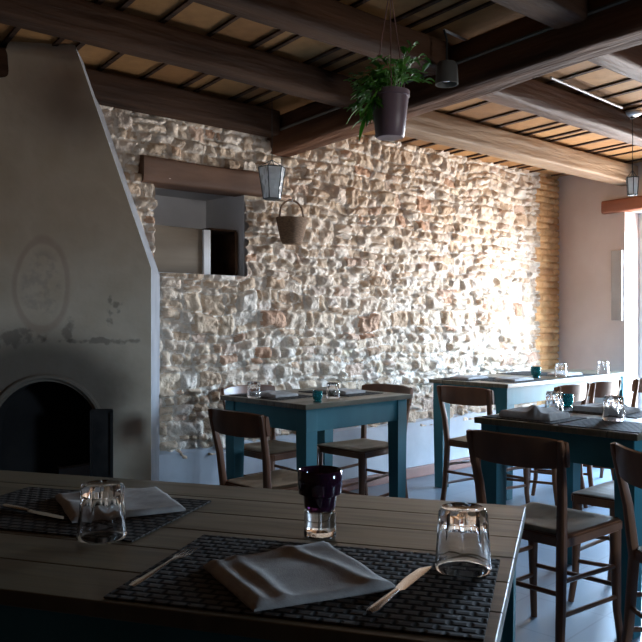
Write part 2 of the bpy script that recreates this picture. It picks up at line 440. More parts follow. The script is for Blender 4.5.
for i, (r0, r1, zt) in enumerate(DOORS):
    fr = new()
    for a, b_ in ((r0, r0 + .05), (r1 - .05, r1)): ebox(fr, a, b_, 0, zt, .2, .26, bevel=.004)
    ebox(fr, r0 + .05, r1 - .05, zt - .05, zt, .2, .26, bevel=.004)
    d = struct(obj('door_%d' % (i + 1), fr, M['frame_white']))
    mid = (r0 + r1) / 2
    for a, b_ in ((r0 + .05, mid), (mid, r1 - .05)):
        lf = new()
        ebox(lf, a + .002, a + .055, .0, zt - .052, .205, .245, bevel=.004); ebox(lf, b_ - .055, b_ - .002, .0, zt - .052, .205, .245, bevel=.004)
        ebox(lf, a + .055, b_ - .055, 0.0, .12, .205, .245); ebox(lf, a + .055, b_ - .055, zt - .11, zt - .052, .205, .245)
        L_ = obj('door_leaf', lf, M['frame_white'], d)
        pn = new(); ebox(pn, a + .055, b_ - .055, .12, zt - .11, .223, .227); obj('pane', pn, M['pane'], L_)
        p = CORNER - W * (mid + (-.025 if a < mid - .1 else .025)) + E_OUT * .19
        hd = new(); sweep(hd, [(p.x, p.y, 1.0), (p.x, p.y, 1.12)], .008); obj('door_handle', hd, M['steel'], L_)
    c = CORNER - W * (r0 + r1) / 2 + E_OUT * .32; portal((c.x, c.y, zt / 2), (r1 - r0, zt), E_OUT)

for i, (r0, r1, lab) in enumerate(((.519, 2.35, 'reddish-brown wooden lintel over the bright glazed door in the end wall'),)):
    bm = new()
    p0 = CORNER - W * r0 + E_OUT * .01; p1 = CORNER - W * r1 + E_OUT * .01
    log(bm, (p0.x, p0.y, 2.123), (p1.x, p1.y, 2.123), .12, .112, 60 + i, .006, sq=6)
    tag(obj('door_lintel', bm, M['doorlintel'], smooth=True), lab, 'lintel')
bm = new(); ebox(bm, .60, .70, 1.16, 1.75, -.03, 0.0, bevel=.004)
tag(obj('shutter_panel', bm, M['shutter']), 'narrow grey panel fixed to the wall beside the bright door', 'panel')

# remaining walls, out of view
def wallseg(name, a, b_, out):
    bm = new(); d = (b_ - a); c = (a + b_) / 2 + out * .1
    box(bm, (c.x, c.y, 1.3), (d.length + .4, .2, 2.6), rz=math.atan2(d.y, d.x)); return struct(obj(name, bm, M['beam_dark']))
wallseg('wall_left', A_, D_, -E_OUT); 
def nbox(bm, t0, t1, z0, z1, d0, d1):
    c = D_ + U * (t0 + t1) / 2 - NW * (d0 + d1) / 2
    box(bm, (c.x, c.y, (z0 + z1) / 2), (t1 - t0, d1 - d0, z1 - z0), rz=UANG)
WN = (3.5, 4.05, 1.05, 1.62)  # unseen window opening, added to throw fill light on the fireplace hood
bm = new(); TL_ = (C_ - D_).length
nbox(bm, -.4, WN[0], 0, 2.6, 0, .2); nbox(bm, WN[1], TL_ + .4, 0, 2.6, 0, .2); nbox(bm, WN[0], WN[1], 0, WN[2], 0, .2); nbox(bm, WN[0], WN[1], WN[3], 2.6, 0, .2)
struct(obj('wall_near', bm, M['beam_dark']))
bm = new(); t0, t1, z0, z1 = WN
nbox(bm, t0, t0 + .04, z0, z1, .1, .15); nbox(bm, t1 - .04, t1, z0, z1, .1, .15); nbox(bm, t0 + .04, t1 - .04, z0, z0 + .04, .1, .15); nbox(bm, t0 + .04, t1 - .04, z1 - .04, z1, .1, .15)
wn = struct(obj('fill_window_1', bm, M['frame_white']))
bm = new(); nbox(bm, t0 + .04, t1 - .04, z0 + .04, z1 - .04, .123, .127); obj('pane', bm, M['pane'], wn)
c = D_ + U * (t0 + t1) / 2 - NW * .22; portal((c.x, c.y, (z0 + z1) / 2), (t1 - t0, z1 - z0), -NW)

# ------------------------------------------------------------------ ceiling: ochre boards over dark battens
bm = new(); lay = bm.faces.layers.float.new('tone')
# across-room coordinate q runs along U, length along W
base = A_ - W * R_LEN - E_OUT * .3
rr = random.Random(5); q = -.35; Ltot = R_LEN + .6; battens = []
Ulen = (B_ - A_).length + .7
dq = U
while q < Ulen - .3:
    wq = rr.choice([.15, .2, .24, .27, .22, .10, .30])
    a = D_ - W * .35 + dq * q; b_ = D_ - W * .35 + dq * (q + wq)
    for k in range(3):
        l0, l1 = Ltot * k / 3, Ltot * (k + 1) / 3
        pts = [a + W * l0, b_ + W * l0, b_ + W * l1, a + W * l1]
        vs = [bm.verts.new((p.x, p.y, ZC + .03)) for p in pts]
        f = bm.faces.new(vs[::-1]); f[lay] = rr.random(); f.material_index = 0
    battens.append(q); q += wq
for q in battens:
    wd = rr.uniform(.016, .028)
    a = D_ - W * .3 + dq * q; b_ = a + W * (Ltot - .1)
    c = (a + b_) / 2
    box(bm, (c.x, c.y, ZC + .0255), (wd, Ltot - .1, .011), rz=math.atan2(W.y, W.x) - PI / 2, mi=1)
c = (A_ + B_ + C_ + D_) / 4
vs = [bm.verts.new((p.x, p.y, zz)) for p in cs for zz in (ZC + .05,)]
f = bm.faces.new(vs); f.material_index = 1
struct(obj('ceiling', bm, [M['boards'], M['beam_dark']], norm=False))

# main beam along W, secondary beams along U
zb_main = HC + 1.05
e0 = P(476, 99.7, zb_main); off = Vector((W.x, W.y, 0)).cross(Vector((0, 0, 1))) * -1
side = Vector((-W.y, W.x, 0))                       # towards the left/near side
if side.x > 0: side = -side
def online(n0, p, d): return p + d * ((n0 - p.dot(NW)) / d.dot(NW))
pw = online(W0.dot(NW) + .05, V2(e0), W); pn = online(-1.2, V2(e0), W)
mw, mh = .19, .22
c0, c1 = pw + side * mw / 2, pn + side * mw / 2
bm = new(); log(bm, (c0.x, c0.y, zb_main + mh / 2), (c1.x, c1.y, zb_main + mh / 2), mw, mh, 21, .011, seg=50, sq=7)
tag(obj('main_beam', bm, M['beam_main'], smooth=50), 'thick dark main ceiling beam crossing the room from the stone wall', 'beam')
def mainU(n0):   # point on the main beam axis at wall distance n0
    return online(n0, c0, W)
sec = [  # n position of far edge, side(-1 left, +1 right), mat, w, h, label
 (3.83, -1, 'beam_dark', .13, .15, 'dark ceiling beam hugging the top of the stone wall above the niche'),
 (3.065, -1, 'beam_dark', .13, .14, 'dark ceiling beam running just in front of the chimney hood top'),
 (2.40, -1, 'beam_dark', .13, .14, 'dark ceiling beam left of the main beam behind the hanging plant'),
 (1.69, -1, 'beam_dark', .15, .14, 'dark ceiling beam at the top edge above the hanging plant'),
 (1.0, -1, 'beam_dark', .14, .14, 'dark ceiling beam nearest the camera on the left side'),
 (3.235, 1, 'beam_light', .165, .15, 'pale brown ceiling beam right of the main beam, nearest the stone wall'),
 (2.46, 1, 'beam_red', .14, .14, 'brown ceiling beam with shiny underside, second out from the stone wall'),
 (1.80, 1, 'beam_red', .14, .14, 'brown ceiling beam with shiny underside at the upper right edge'),
 (1.1, 1, 'beam_red', .14, .14, 'brown ceiling beam nearest the camera on the right side')]
for i, (n0, sd, mt, w_, h_, lab) in enumerate(sec):
    nc = n0 - w_ / 2; mp_ = mainU(nc)
    far = mp_ + U * (sd * 8)
    # stop at the side walls
    lim = (A_.dot(E_OUT) if sd < 0 else B_.dot(E_OUT)); far = mp_ + U * ((lim - mp_.dot(E_OUT)) / U.dot(E_OUT))
    st = mp_ + U * sd * (.09 if sd > 0 else .125)
    bm = new(); log(bm, (st.x, st.y, ZC - h_ / 2 + .004), (far.x, far.y, ZC - h_ / 2 + .004), w_, h_, 30 + i, .012, seg=40, sq=6 if mt != 'beam_light' else 10)
    tag(obj('ceiling_beam', bm, M[mt], smooth=50), lab, 'beam')

# lintel over the niche
bm = new(); s0, s1 = ws(138), ws(259)
p0, p1 = W0 + U * s0 + NW * .03, W0 + U * s1 + NW * .03
log(bm, (p0.x, p0.y, 1.995), (p1.x, p1.y, 2.002), .2, .15, 71, .012, sq=6)
tag(obj('niche_lintel', bm, M['lintel'], smooth=True), 'brown wooden lintel set in the stones above the wall niche', 'lintel')
# cabinet inside the niche
cb = thing('niche_cabinet', 'low tan wooden cupboard with an open dark side sitting inside the wall niche', 'cupboard', tuple(W0 + U * (NS0 + .01) + NW * .06) , UANG)
cb.location.z = NZ0
ln = NS1 - NS0 - .02; sa = ws(208) - NS0 - .01; sb = ws(215) - NS0 - .01; ch = .275
def cbox(name, x0, x1, y0, y1, z0, z1, m_): 
    bm = new(); box(bm, ((x0 + x1) / 2, (y0 + y1) / 2, (z0 + z1) / 2), (x1 - x0, y1 - y0, z1 - z0), bevel=.003); return obj(name, bm, m_, cb)
cbox('front_board', 0, sa, 0, .018, 0, ch, M['tan_board'])
cbox('top_board', 0, sa, .018, .3, ch - .018, ch, M['tan_board'])
cbox('inner_back', sb + .0, ln, .28, .3, 0, ch, M['soot_and_shade'])  # inner boards coloured near-black to paint the shade of the open cupboard
o_ = cbox('edge_board', sa, sb, -.015, .006, .004, ch - .004, M['frame_white']); o_['label'] = 'narrow white board at the edge of the cupboard opening'  # plain white strip between the front board and the opening
cbox('inner_side', sb, sb + .01, .01, .28, 0, ch, M['soot_and_shade'])
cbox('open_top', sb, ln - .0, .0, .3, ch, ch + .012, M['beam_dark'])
cbox('inner_floor', sb + .01, ln, .0, .28, 0, .008, M['soot_and_shade'])
cbox('side_post', ln - .02, ln, -.01, .28, .008, ch, M['beam_dark'])

# ------------------------------------------------------------------ fireplace and hood
CO = Vector((-.817, 3.75, 0)); CE = Vector((-.985, -.17, 0)).normalized(); CG = Vector((-.139, .99, 0)).normalized()
fp = thing('fireplace', 'plastered fireplace with a tapering hood, sooty arched opening and faded oval painting', 'fireplace', tuple(CO))
# plaster material with soot, a faded oval medallion and cracks (all fixed to the hood itself)
m, t, b = nm('aged_hood_plaster', (.35, .3, .26), .85)
tc = N(t, 'ShaderNodeTexCoord'); sep = N(t, 'ShaderNodeSeparateXYZ'); t.links.new(tc.outputs['Object'], sep.inputs[0])
def math_(op, a, b_=None, c=None):
    n = N(t, 'ShaderNodeMath', operation=op)
    for k, v in enumerate((a, b_, c)):
        if v is None: continue
        if isinstance(v, (int, float)): n.inputs[k].default_value = v
        else: t.links.new(v, n.inputs[k])
    return n.outputs[0]
nz_ = N(t, 'ShaderNodeTexNoise'); nz_.inputs['Scale'].default_value = 3.2; nz_.inputs['Detail'].default_value = 6; t.links.new(tc.outputs['Object'], nz_.inputs['Vector'])
base_c = ramp(t, nz_.outputs['Fac'], [(.3, (.58, .48, .34)), (.55, (.70, .60, .46)), (.75, (.62, .51, .36))])
def mixc(fac, a, b_):
    mx = N(t, 'ShaderNodeMix', data_type='RGBA'); 
    t.links.new(fac, mx.inputs['Factor']); t.links.new(a, mx.inputs['A'])
    if isinstance(b_, tuple): mx.inputs['B'].default_value = (*b_, 1)
    else: t.links.new(b_, mx.inputs['B'])
    return mx.outputs['Result']
X, Z = sep.outputs['X'], sep.outputs['Z']
def ell(cx, cz, rx, rz_, wob=None):
    dx = math_('DIVIDE', math_('SUBTRACT', X, cx), rx); dz = math_('DIVIDE', math_('SUBTRACT', Z, cz), rz_)
    d = math_('SQRT', math_('ADD', math_('MULTIPLY', dx, dx), math_('MULTIPLY', dz, dz)))
    return math_('ADD', d, math_('MULTIPLY', math_('SUBTRACT', nz_.outputs['Fac'], .5), .35)) if wob is None else math_('ADD', d, math_('MULTIPLY', math_('SUBTRACT', nf.outputs['Fac'], .5), wob))
def smooth(v, a, b_):
    mr = N(t, 'ShaderNodeMapRange', interpolation_type='SMOOTHSTEP'); t.links.new(v, mr.inputs['Value'])
    mr.inputs['From Min'].default_value = a; mr.inputs['From Max'].default_value = b_; return mr.outputs['Result']
# medallion centre px 39, 287
mcx, mcz = -.495, 1.32
el = ell(mcx, mcz, .125, .225)
ring = math_('MULTIPLY', smooth(el, .84, .92), math_('SUBTRACT', 1, smooth(el, .98, 1.1)))
col = mixc(math_('MULTIPLY', ring, .4), base_c, (.42, .27, .2))
nf = N(t, 'ShaderNodeTexNoise'); nf.inputs['Scale'].default_value = 22; nf.inputs['Detail'].default_value = 4; t.links.new(tc.outputs['Object'], nf.inputs['Vector'])
ins = math_('MULTIPLY', math_('SUBTRACT', 1, smooth(el, .6, .85)), smooth(nf.outputs['Fac'], .42, .62))
col = mixc(math_('MULTIPLY', ins, .28), col, (.27, .2, .17))
so = ell(-.52, .80, .46, .34)
col = mixc(math_('MULTIPLY', math_('SUBTRACT', 1, smooth(so, .62, 1.2)), .8), col, (.045, .036, .03))
for (cx, cz, rx, rz_) in ((-.27, 1.06, .16, .012), (-.19, 1.2, .012, .05), (-.16, 1.225, .02, .018), (-.38, 1.1, .02, .05), (-.63, 1.08, .12, .03)):
    sp = ell(cx, cz, rx, rz_, 5.0)
    col = mixc(math_('MULTIPLY', math_('SUBTRACT', 1, smooth(sp, .4, 1.3)), .5), col, (.08, .06, .05))
t.links.new(col, b.inputs['Base Color'])
nb = N(t, 'ShaderNodeTexNoise'); nb.inputs['Scale'].default_value = 18; t.links.new(tc.outputs['Object'], nb.inputs['Vector'])
bp = N(t, 'ShaderNodeBump'); bp.inputs['Strength'].default_value = .25; bp.inputs['Distance'].default_value = .01
t.links.new(nb.outputs['Fac'], bp.inputs['Height']); t.links.new(bp.outputs['Normal'], b.inputs['Normal'])
M['hood'] = m

AC, AHW, ASP, ATOP = .4835, .240, .62, .872
arch = [(AC + AHW * math.cos(th), ASP + (ATOP - ASP) * math.sin(th)) for th in [PI * k / 24 for k in range(25)]]
outl = [(0, 0), (0, 1.41), (.352, 2.46), (.649, 2.46), (1.01, 1.41), (1.01, 0), (AC + AHW, 0)] + arch + [(AC - AHW, 0)]
def cp(a, zz, d=0):
    p = CE * a + CG * d; return (p.x, p.y, zz)
def cdepth(a):
    p = CO + CE * a; return (W0.dot(NW) + .0 - p.dot(NW)) / CG.dot(NW)
bm = new()
ff = [bm.verts.new(cp(a, z_)) for a, z_ in outl[:6]]
fb = [bm.verts.new(cp(a, z_, max(cdepth(a), .01))) for a, z_ in outl[:6]]
for i in range(5):
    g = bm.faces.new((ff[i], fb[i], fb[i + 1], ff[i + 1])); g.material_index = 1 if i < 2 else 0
def fpoly(pts): bm.faces.new([bm.verts.new(cp(a, z_)) for a, z_ in pts])
a0, a1_ = AC - AHW, AC + AHW
fpoly([(0, 1.41), (.352, 2.46), (.649, 2.46), (1.01, 1.41)]); fpoly([(0, 1.0), (0, 1.41), (1.01, 1.41), (1.01, 1.0)])
fpoly([(0, 0), (0, 1.0), (a0, 1.0), (a0, 0)]); fpoly([(a1_, 0), (a1_, 1.0), (1.01, 1.0), (1.01, 0)])
for (p, q) in zip(arch, arch[1:]): fpoly([p, q, (q[0], 1.0), (p[0], 1.0)])
bmesh.ops.remove_doubles(bm, verts=bm.verts, dist=1e-5)
bmesh.ops.recalc_face_normals(bm, faces=bm.faces)
hb = obj('hood', bm, [M['hood'], M['side_plaster']], fp, norm=True)
bm = new()   # firebox lining
av = [(AC + AHW, 0)] + arch + [(AC - AHW, 0)]
fa = [bm.verts.new(cp(a, z_, .0)) for a, z_ in av]; fbk = [bm.verts.new(cp(a, z_, max(cdepth(a) - .03, .05))) for a, z_ in av]
for i in range(len(av) - 1): bm.faces.new((fa[i], fa[i + 1], fbk[i + 1], fbk[i]))
bm.faces.new(fbk)
obj('firebox', bm, M['soot_and_shade'], fp)
bm = new()   # raised rim round the arch
pts = [cp(AC + (AHW + .022) * math.cos(th), ASP + (ATOP - ASP + .022) * math.sin(th), -.004) for th in [PI * k / 30 for k in range(31)]]
sweep(bm, pts, (.014, .016), n=8, up=Vector(CG))
o = obj('arch_rim', bm, M['hood'], fp, smooth=True)
# iron plate leaning beside the opening
t_ = thing('fire_screen', 'black iron fire plate standing at the right of the fireplace opening', 'screen', tuple(CO + CE * .225 - CG * .03), math.atan2(CE.y, CE.x))
bm = new(); box(bm, (0, 0, .37), (.10, .012, .74), bevel=.003); obj('plate', bm, M['iron'], t_)
bm = new(); box(bm, (-.047, 0.012, .37), (.012, .012, .73)); box(bm, (.047, 0.012, .37), (.012, .012, .73)); box(bm, (0, .012, .73), (.1, .012, .012)); obj('frame', bm, M['iron'], t_)

# ------------------------------------------------------------------ tables
def table(name, label, loc, rz, L, Wd, topm, leg=.075, inset=.02, apron=.115, rows=6, leg_t=.8):
    """local x 0..L, y 0..Wd"""
    t_ = thing(name, label, 'table', loc, rz)
    bm = new(); pw_ = Wd / rows
    for k in range(rows):
        box(bm, (L / 2, pw_ * (k + .5), ZT - .0125), (L, pw_ - .0015, .025), bevel=.0022)
    obj('table_top', bm, topm, t_)
    i = inset
    for (c, s) in (((L / 2, i + .02, 0), (L - 2 * i - leg, .022)), ((L / 2, Wd - i - .02, 0), (L - 2 * i - leg, .022))):
        bm = new(); box(bm, (c[0], c[1], ZT - .025 - apron / 2), (s[0], s[1], apron), bevel=.002); obj('apron', bm, M['teal'], t_)
    for (c, s) in (((i + .02, Wd / 2, 0), (.022, Wd - 2 * i - leg)), ((L - i - .02, Wd / 2, 0), (.022, Wd - 2 * i - leg))):
        bm = new(); box(bm, (c[0], c[1], ZT - .025 - apron / 2), (s[0], s[1], apron), bevel=.002); obj('apron', bm, M['teal'], t_)
    for x in (i + leg / 2, L - i - leg / 2):
        for y in (i + leg / 2, Wd - i - leg / 2):
            bm = new(); h1 = ZT - .025 - apron
            box(bm, (x, y, ZT - .025 - apron / 2), (leg, leg, apron), bevel=.003)
            q = leg / 2 * .999; w2 = leg / 2 * leg_t
            a = [bm.verts.new((x + sx * q, y + sy * q, h1 + .001)) for sx, sy in ((-1, -1), (1, -1), (1, 1), (-1, 1))]
            b2 = [bm.verts.new((x + sx * w2, y + sy * w2, 0)) for sx, sy in ((-1, -1), (1, -1), (1, 1), (-1, 1))]
            for k in range(4): bm.faces.new((a[k], b2[k], b2[(k + 1) % 4], a[(k + 1) % 4]))
            bm.faces.new(b2); bm.faces.new(a)
            obj('leg', bm, M['teal'], t_)
    return t_

# front table: local x along a1, y along b1 (away from the viewer)
ANG1 = -math.radians(17.44)
b1 = Vector((.2997, .954, 0)).normalized(); a1 = Vector((b1.y, -b1.x, 0)); ANG1 = math.atan2(a1.y, a1.x)
C1 = P(526, 506, ZT); C1.z = 0
T1L, T1W = 1.65, .785
T1O = C1 - a1 * T1L - b1 * T1W
table('dining_table', 'large dark plank-topped table in the foreground with two place settings', tuple(T1O), ANG1, T1L, T1W, M['top'], leg=.08, rows=6)
K2 = P(306, 405, ZT); K2.z = 0
table('dining_table', 'small square teal table in the middle, standing alone before the stone wall', tuple(K2), TANG, .80, .69, M['top'])
K3 = P(508, 384.5, ZT); K3.z = 0
table('dining_table', 'long teal table at the back near the brick corner and bright door', tuple(K3), TANG, 1.77, .635, M['top'], leg=.085)
K4 = P(474, 417, ZT); K4.z = 0
table('dining_table', 'teal table at the right, in shadow, with two upturned glasses and creased napkins', tuple(K4 - TV * .70), TANG, .76, .70, M['top'], leg=.078)

# ------------------------------------------------------------------ chair prototype (faces +x)
CH = .775
def make_chair(label, loc, rz, group):
    t_ = thing('dining_chair', label, 'chair', loc, rz, group)
    m_ = M['chair']
    for s in (-1, 1):
        bm = new()
        sweep(bm, [(-.045, s * .165, 0), (-.015, s * .155, .2), (0, s * .15, .42), (-.016, s * .16, .58), (-.05, s * .175, CH - .03), (-.056, s * .176, CH - .005)],
              [(.0125, .0125), (.015, .015), (.0165, .0165), (.015, .015), (.012, .013), (.009, .009)], n=10, sq=3, up=Vector((0, 1, 0)))
        obj('rear_post', bm, m_, t_, smooth=True)
    for s in (-1, 1):
        bm = new()
        sweep(bm, [(.375, s * .175, 0), (.358, s * .168, .12), (.352, s * .166, .3), (.35, s * .165, .425)], [.0125, .0145, .019, .021], n=12, up=Vector((0, 1, 0)))
        obj('front_leg', bm, m_, t_, smooth=True)
    bm = new()   # seat frame ring
    outer = [(-.005, -.165), (-.005, .165), (.36, .19), (.38, .165), (.38, -.165), (.36, -.19)]
    a = [bm.verts.new((x, y, .41)) for x, y in outer]; c = [bm.verts.new((x, y, .447)) for x, y in outer]
    bm.faces.new(a[::-1]); bm.faces.new(c)
    for k in range(6): bm.faces.new((a[k], a[(k + 1) % 6], c[(k + 1) % 6], c[k]))
    bmesh.ops.bevel(bm, geom=list(bm.edges), offset=.006, segments=2, affect='EDGES')
    obj('seat_frame', bm, m_, t_, smooth=30)
    bm = new()   # pale seat panel, slightly dished
    n = 12; g = []
    for i in range(n + 1):
        row = []
        for j in range(n + 1):
            u_, v_ = i / n, j / n; x = .005 + .36 * u_; hw = .148 + .026 * min(u_ * 1.05, 1)
            y = (v_ - .5) * 2 * hw; r_ = max(abs(u_ - .5), abs(v_ - .5)) * 2
            zz = .4585 - .008 * (1 - r_ ** 2) - (.008 if r_ > .95 else 0)
            row.append(bm.verts.new((x, y, zz)))
        g.append(row)
    for i in range(n):
        for j in range(n): bm.faces.new((g[i][j], g[i + 1][j], g[i + 1][j + 1], g[i][j + 1]))
    bmesh.ops.solidify(bm, geom=list(bm.faces), thickness=-.006)
    obj('seat', bm, M['seat'], t_, smooth=50)
    bm = new()   # curved back band
    n = 14; rows = []
    for i in range(n + 1):
        v_ = i / n * 2 - 1; y = v_ * .19; x0 = -.038 - .045 * (1 - v_ * v_)
        hh = .052 * (1 - .25 * abs(v_) ** 4); zc = CH - .052
        r_ = [bm.verts.new((x0 + dx + (dz / .05) * -.006, y, zc + dz)) for dx, dz in ((0, -hh), (.014, -hh), (.018, 0), (.014, hh), (.007, hh + .004), (0, hh), (-.004, 0))]
        rows.append(r_)
    for a, c in zip(rows, rows[1:]):
        for k in range(7): bm.faces.new((a[k], c[k], c[(k + 1) % 7], a[(k + 1) % 7]))
    bm.faces.new(rows[0]); bm.faces.new(rows[-1][::-1])
    obj('backrest', bm, m_, t_, smooth=50)
    for pts in ([(.356, -.167, .21), (.356, .167, .21)], [(-.012, -.153, .26), (-.012, .153, .26)],
                [(-.014, -.154, .19), (.357, -.168, .17)], [(-.014, .154, .19), (.357, .168, .17)],
                [(-.007, -.152, .30), (.353, -.166, .28)], [(-.007, .152, .30), (.353, .166, .28)]):
        bm = new(); sweep(bm, pts, .0085, n=8, up=Vector((0, 0, 1)) if True else None); obj('stretcher', bm, m_, t_, smooth=True)
    return t_
GR = 'dark wooden dining chairs round the teal tables'
chair0 = make_chair('dark wooden chair with pale seat in the right foreground, just past the front table corner', (.685, 2.665, 0), TANG, GR)
CHAIRS = [
 ((-.325, 3.34), TANG, 'dark wooden chair on the near left side of the middle teal table'),
 (tuple((K2 + TU * .30 + TV * .775)[:2]), TANG - PI / 2, 'wooden chair tucked under the middle teal table on its wall side'),
 (tuple((K2 + TU * .885 + TV * .295)[:2]), TANG + PI, 'wooden chair with its back against the right side of the middle teal table'),
 ((.86, 4.55), TANG, 'wooden chair at the left end of the long back table'),
 ((1.488, 4.741), TANG + PI / 2, 'leftmost of the three brown chair backs in front of the long back table'),
 ((1.79, 5.02), TANG + PI / 2, 'middle of the three brown chair backs in front of the long back table'),
 ((2.20, 5.36), TANG + PI / 2, 'rightmost chair in front of the long back table, cut by the picture edge'),
 (tuple((K4 + TU * .40 - TV * .695)[:2]), TANG + PI / 2, 'chair with lit seat pushed under the right-hand shaded table'),
 ((.995, 2.29), math.radians(6), 'chair at the right picture edge showing its curved dark backrest and rear leg'),
]
for (x, y), rz, lab in CHAIRS: dup(chair0, (x, y, 0), rz, lab, GR)

# ------------------------------------------------------------------ tableware
def tumbler_mesh():
    bm = new(); Hh, ro, rt = .1, .0455, .0395
    def rad(z): return ro + (rt - ro) * z / Hh
    def flute(r, z, th):
        if r > .037 and z > .035: return r * (1 - .085 * min(1, (z - .035) / .02) * abs(math.cos(4.5 * th)) ** .7)
        return r
    prof = [(rad(0) - .0012, 0), (rad(0), .0015)] + [(rad(z), z) for z in (.01, .02, .03, .04, .05, .06, .07, .08, .09)] + [(rt - .0005, .096), (rt - .005, .1), (rt - .012, .098), (.002, .0965),
            (.002, .079), (rt - .010, .079), (rt - .0062, .074)] + [(rad(z) - .0042, z) for z in (.06, .045, .03, .015)] + [(rad(0) - .0032, .001)]
    lathe(bm, prof, 72, closed=True, fn=flute)
    bmesh.ops.recalc_face_normals(bm, faces=bm.faces)
    return bm
def put(p, z): return (p.x, p.y, z)
def on(px, py): return P(px, py, ZT)
GG = 'upturned glass tumblers on the tables'
g0 = tag(obj('tumbler', tumbler_mesh(), M['glass'], smooth=45, loc=put(on(463, 571), ZT + .0035)), 'upturned clear glass tumbler right of the knife on the front table', 'glass', GG)
for (px, py, dz, sc_, lab) in ((102, 539, .0035, 1, 'upturned clear glass tumbler by the far-left napkin on the front table'),
    (254, 398, .0035, .82, 'upturned glass tumbler at the left end of the middle teal table'),
    (333, 398, .0, .82, 'upturned glass tumbler near the centre of the middle teal table'),
    (554, 412, .0, .9, 'left of the two upturned glass tumblers on the shaded right table'),
    (613.5, 421, .0035, .98, 'right of the two upturned glass tumblers on the shaded right table'),
    (561, 377, .0, 1.0, 'left of the two glass tumblers on the long back table by the bright wall'),
    (603, 374, .0, 1.0, 'right of the two glass tumblers on the long back table, closest to the door')):
    o = g0.copy(); COL.objects.link(o); o.location = put(on(px, py), ZT + dz); o.scale = (sc_,) * 3; o['label'] = lab

def votive(name, label, p, m_, sc_=1, group=None):
    t_ = thing(name, label, 'candle holder', put(p, ZT), 0, group); t_.scale = (sc_,) * 3
    bm = new(); lathe(bm, [(.030, 0), (.031, .004), (.0295, .02), (.0295, .046), (.027, .048), (.002, .048), (.002, .012), (.024, .01), (.026, .003)], 40, closed=True)
    obj('clear_base', bm, M['glass'], t_, smooth=40)
    bm = new(); lathe(bm, [(.002, .0485), (.026, .0485), (.0300, .054), (.0315, .076), (.0405, .080), (.0425, .10), (.0425, .122), (.0405, .1245), (.0385, .122), (.0385, .088), (.028, .08), (.026, .058), (.002, .056)], 40, closed=True)
    obj('cup', bm, m_, t_, smooth=40)
    return t_
votive('candle_holder', 'dark purple glass candle holder on a clear glass foot on the front table', P(320, 535, ZT), M['purple_glass'])
for (px, py, sc_, lab) in ((317.5, 402, .62, 'small teal glass candle holder in the middle of the middle teal table'), (536, 378, .9, 'small teal glass candle holder on the long back table'), (567, 407.5, .7, 'small teal glass candle holder at the far side of the shaded right table')):
    t_ = thing('votive_cup', lab, 'candle holder', put(on(px, py), ZT), 0, 'teal candle cups')
    t_.scale = (sc_,) * 3
    bm = new(); lathe(bm, [(.002, 0), (.034, 0), (.036, .004), (.026, .016), (.036, .026), (.042, .05), (.04, .088), (.037, .09), (.036, .086), (.037, .05), (.030, .03), (.002, .026)], 32, closed=True)
    obj('cup', bm, M['teal_glass'], t_, smooth=40)

def matobj(c, rz, w_, h_, label):
    bm = new(); box(bm, (0, 0, .0016), (w_, h_, .0032), bevel=.0008)
    return tag(obj('placemat', bm, M['mat'], loc=(c.x, c.y, ZT + .0002), rz=rz), label, 'placemat', 'dark woven placemats')
def T1(a, b_): return T1O + a1 * a + b1 * b_      # a from left end, b from near edge
oa = C1.dot(a1); ob = C1.dot(b1)
def T1ab(a, b_): return C1 + a1 * (a - oa) + b1 * (b_ - ob)
matobj(T1ab(-.375, 1.168), ANG1 + .02, .545, .345, 'dark woven placemat under the front napkin and knife on the front table')
matobj(T1ab(-1.0, 1.425), ANG1, .485, .335, 'dark woven placemat at the far left of the front table')

def napkin(corners, label, th=.012, seed=0, ridge=()):
    """folded cloth; corners in order, real thickness with folds"""
    cs_ = [Vector(c) for c in corners]; o = sum(cs_, Vector()) / 4; n = 34; bm = new(); top, bot = [], []
    for i in range(n + 1):
        rt_, rb = [], []
        for j in range(n + 1):
            u_, v_ = i / n, j / n
            p = (cs_[0] * (1 - u_) + cs_[1] * u_) * (1 - v_) + (cs_[3] * (1 - u_) + cs_[2] * u_) * v_ - o
            e = min(u_, 1 - u_, v_, 1 - v_); r_ = min(1, e / .05); r_ = math.sqrt(max(0, 1 - (1 - r_) ** 2))
            z_ = th * (.35 + .65 * r_) + .004 * mnoise.noise(Vector((u_ * 3, v_ * 3, seed)))
            for (ra, rb_, rc, amp, wd) in ridge:
                d = ra * u_ + rb_ * v_ - rc; z_ += amp * math.exp(-(d / wd) ** 2) * r_
            ed = 1 + .02 * mnoise.noise(Vector((u_ * 4, v_ * 4, seed + 9)))
            rt_.append(bm.verts.new((p.x * ed, p.y * ed, z_))); rb.append(bm.verts.new((p.x * ed * .995, p.y * ed * .995, 0)))
        top.append(rt_); bot.append(rb)
    for i in range(n):
        for j in range(n):
            bm.faces.new((top[i][j], top[i + 1][j], top[i + 1][j + 1], top[i][j + 1])); bm.faces.new((bot[i][j], bot[i][j + 1], bot[i + 1][j + 1], bot[i + 1][j]))
    for k in range(n):
        bm.faces.new((top[0][k], top[0][k + 1], bot[0][k + 1], bot[0][k])); bm.faces.new((top[n][k + 1], top[n][k], bot[n][k], bot[n][k + 1]))
        bm.faces.new((top[k + 1][0], top[k][0], bot[k][0], bot[k + 1][0])); bm.faces.new((top[k][n], top[k + 1][n], bot[k + 1][n], bot[k][n]))
    return tag(obj('napkin', bm, M['napkin'], smooth=60, loc=(o.x, o.y, ZT + .0036)), label, 'napkin', 'folded cloth napkins')
zz = ZT + .012
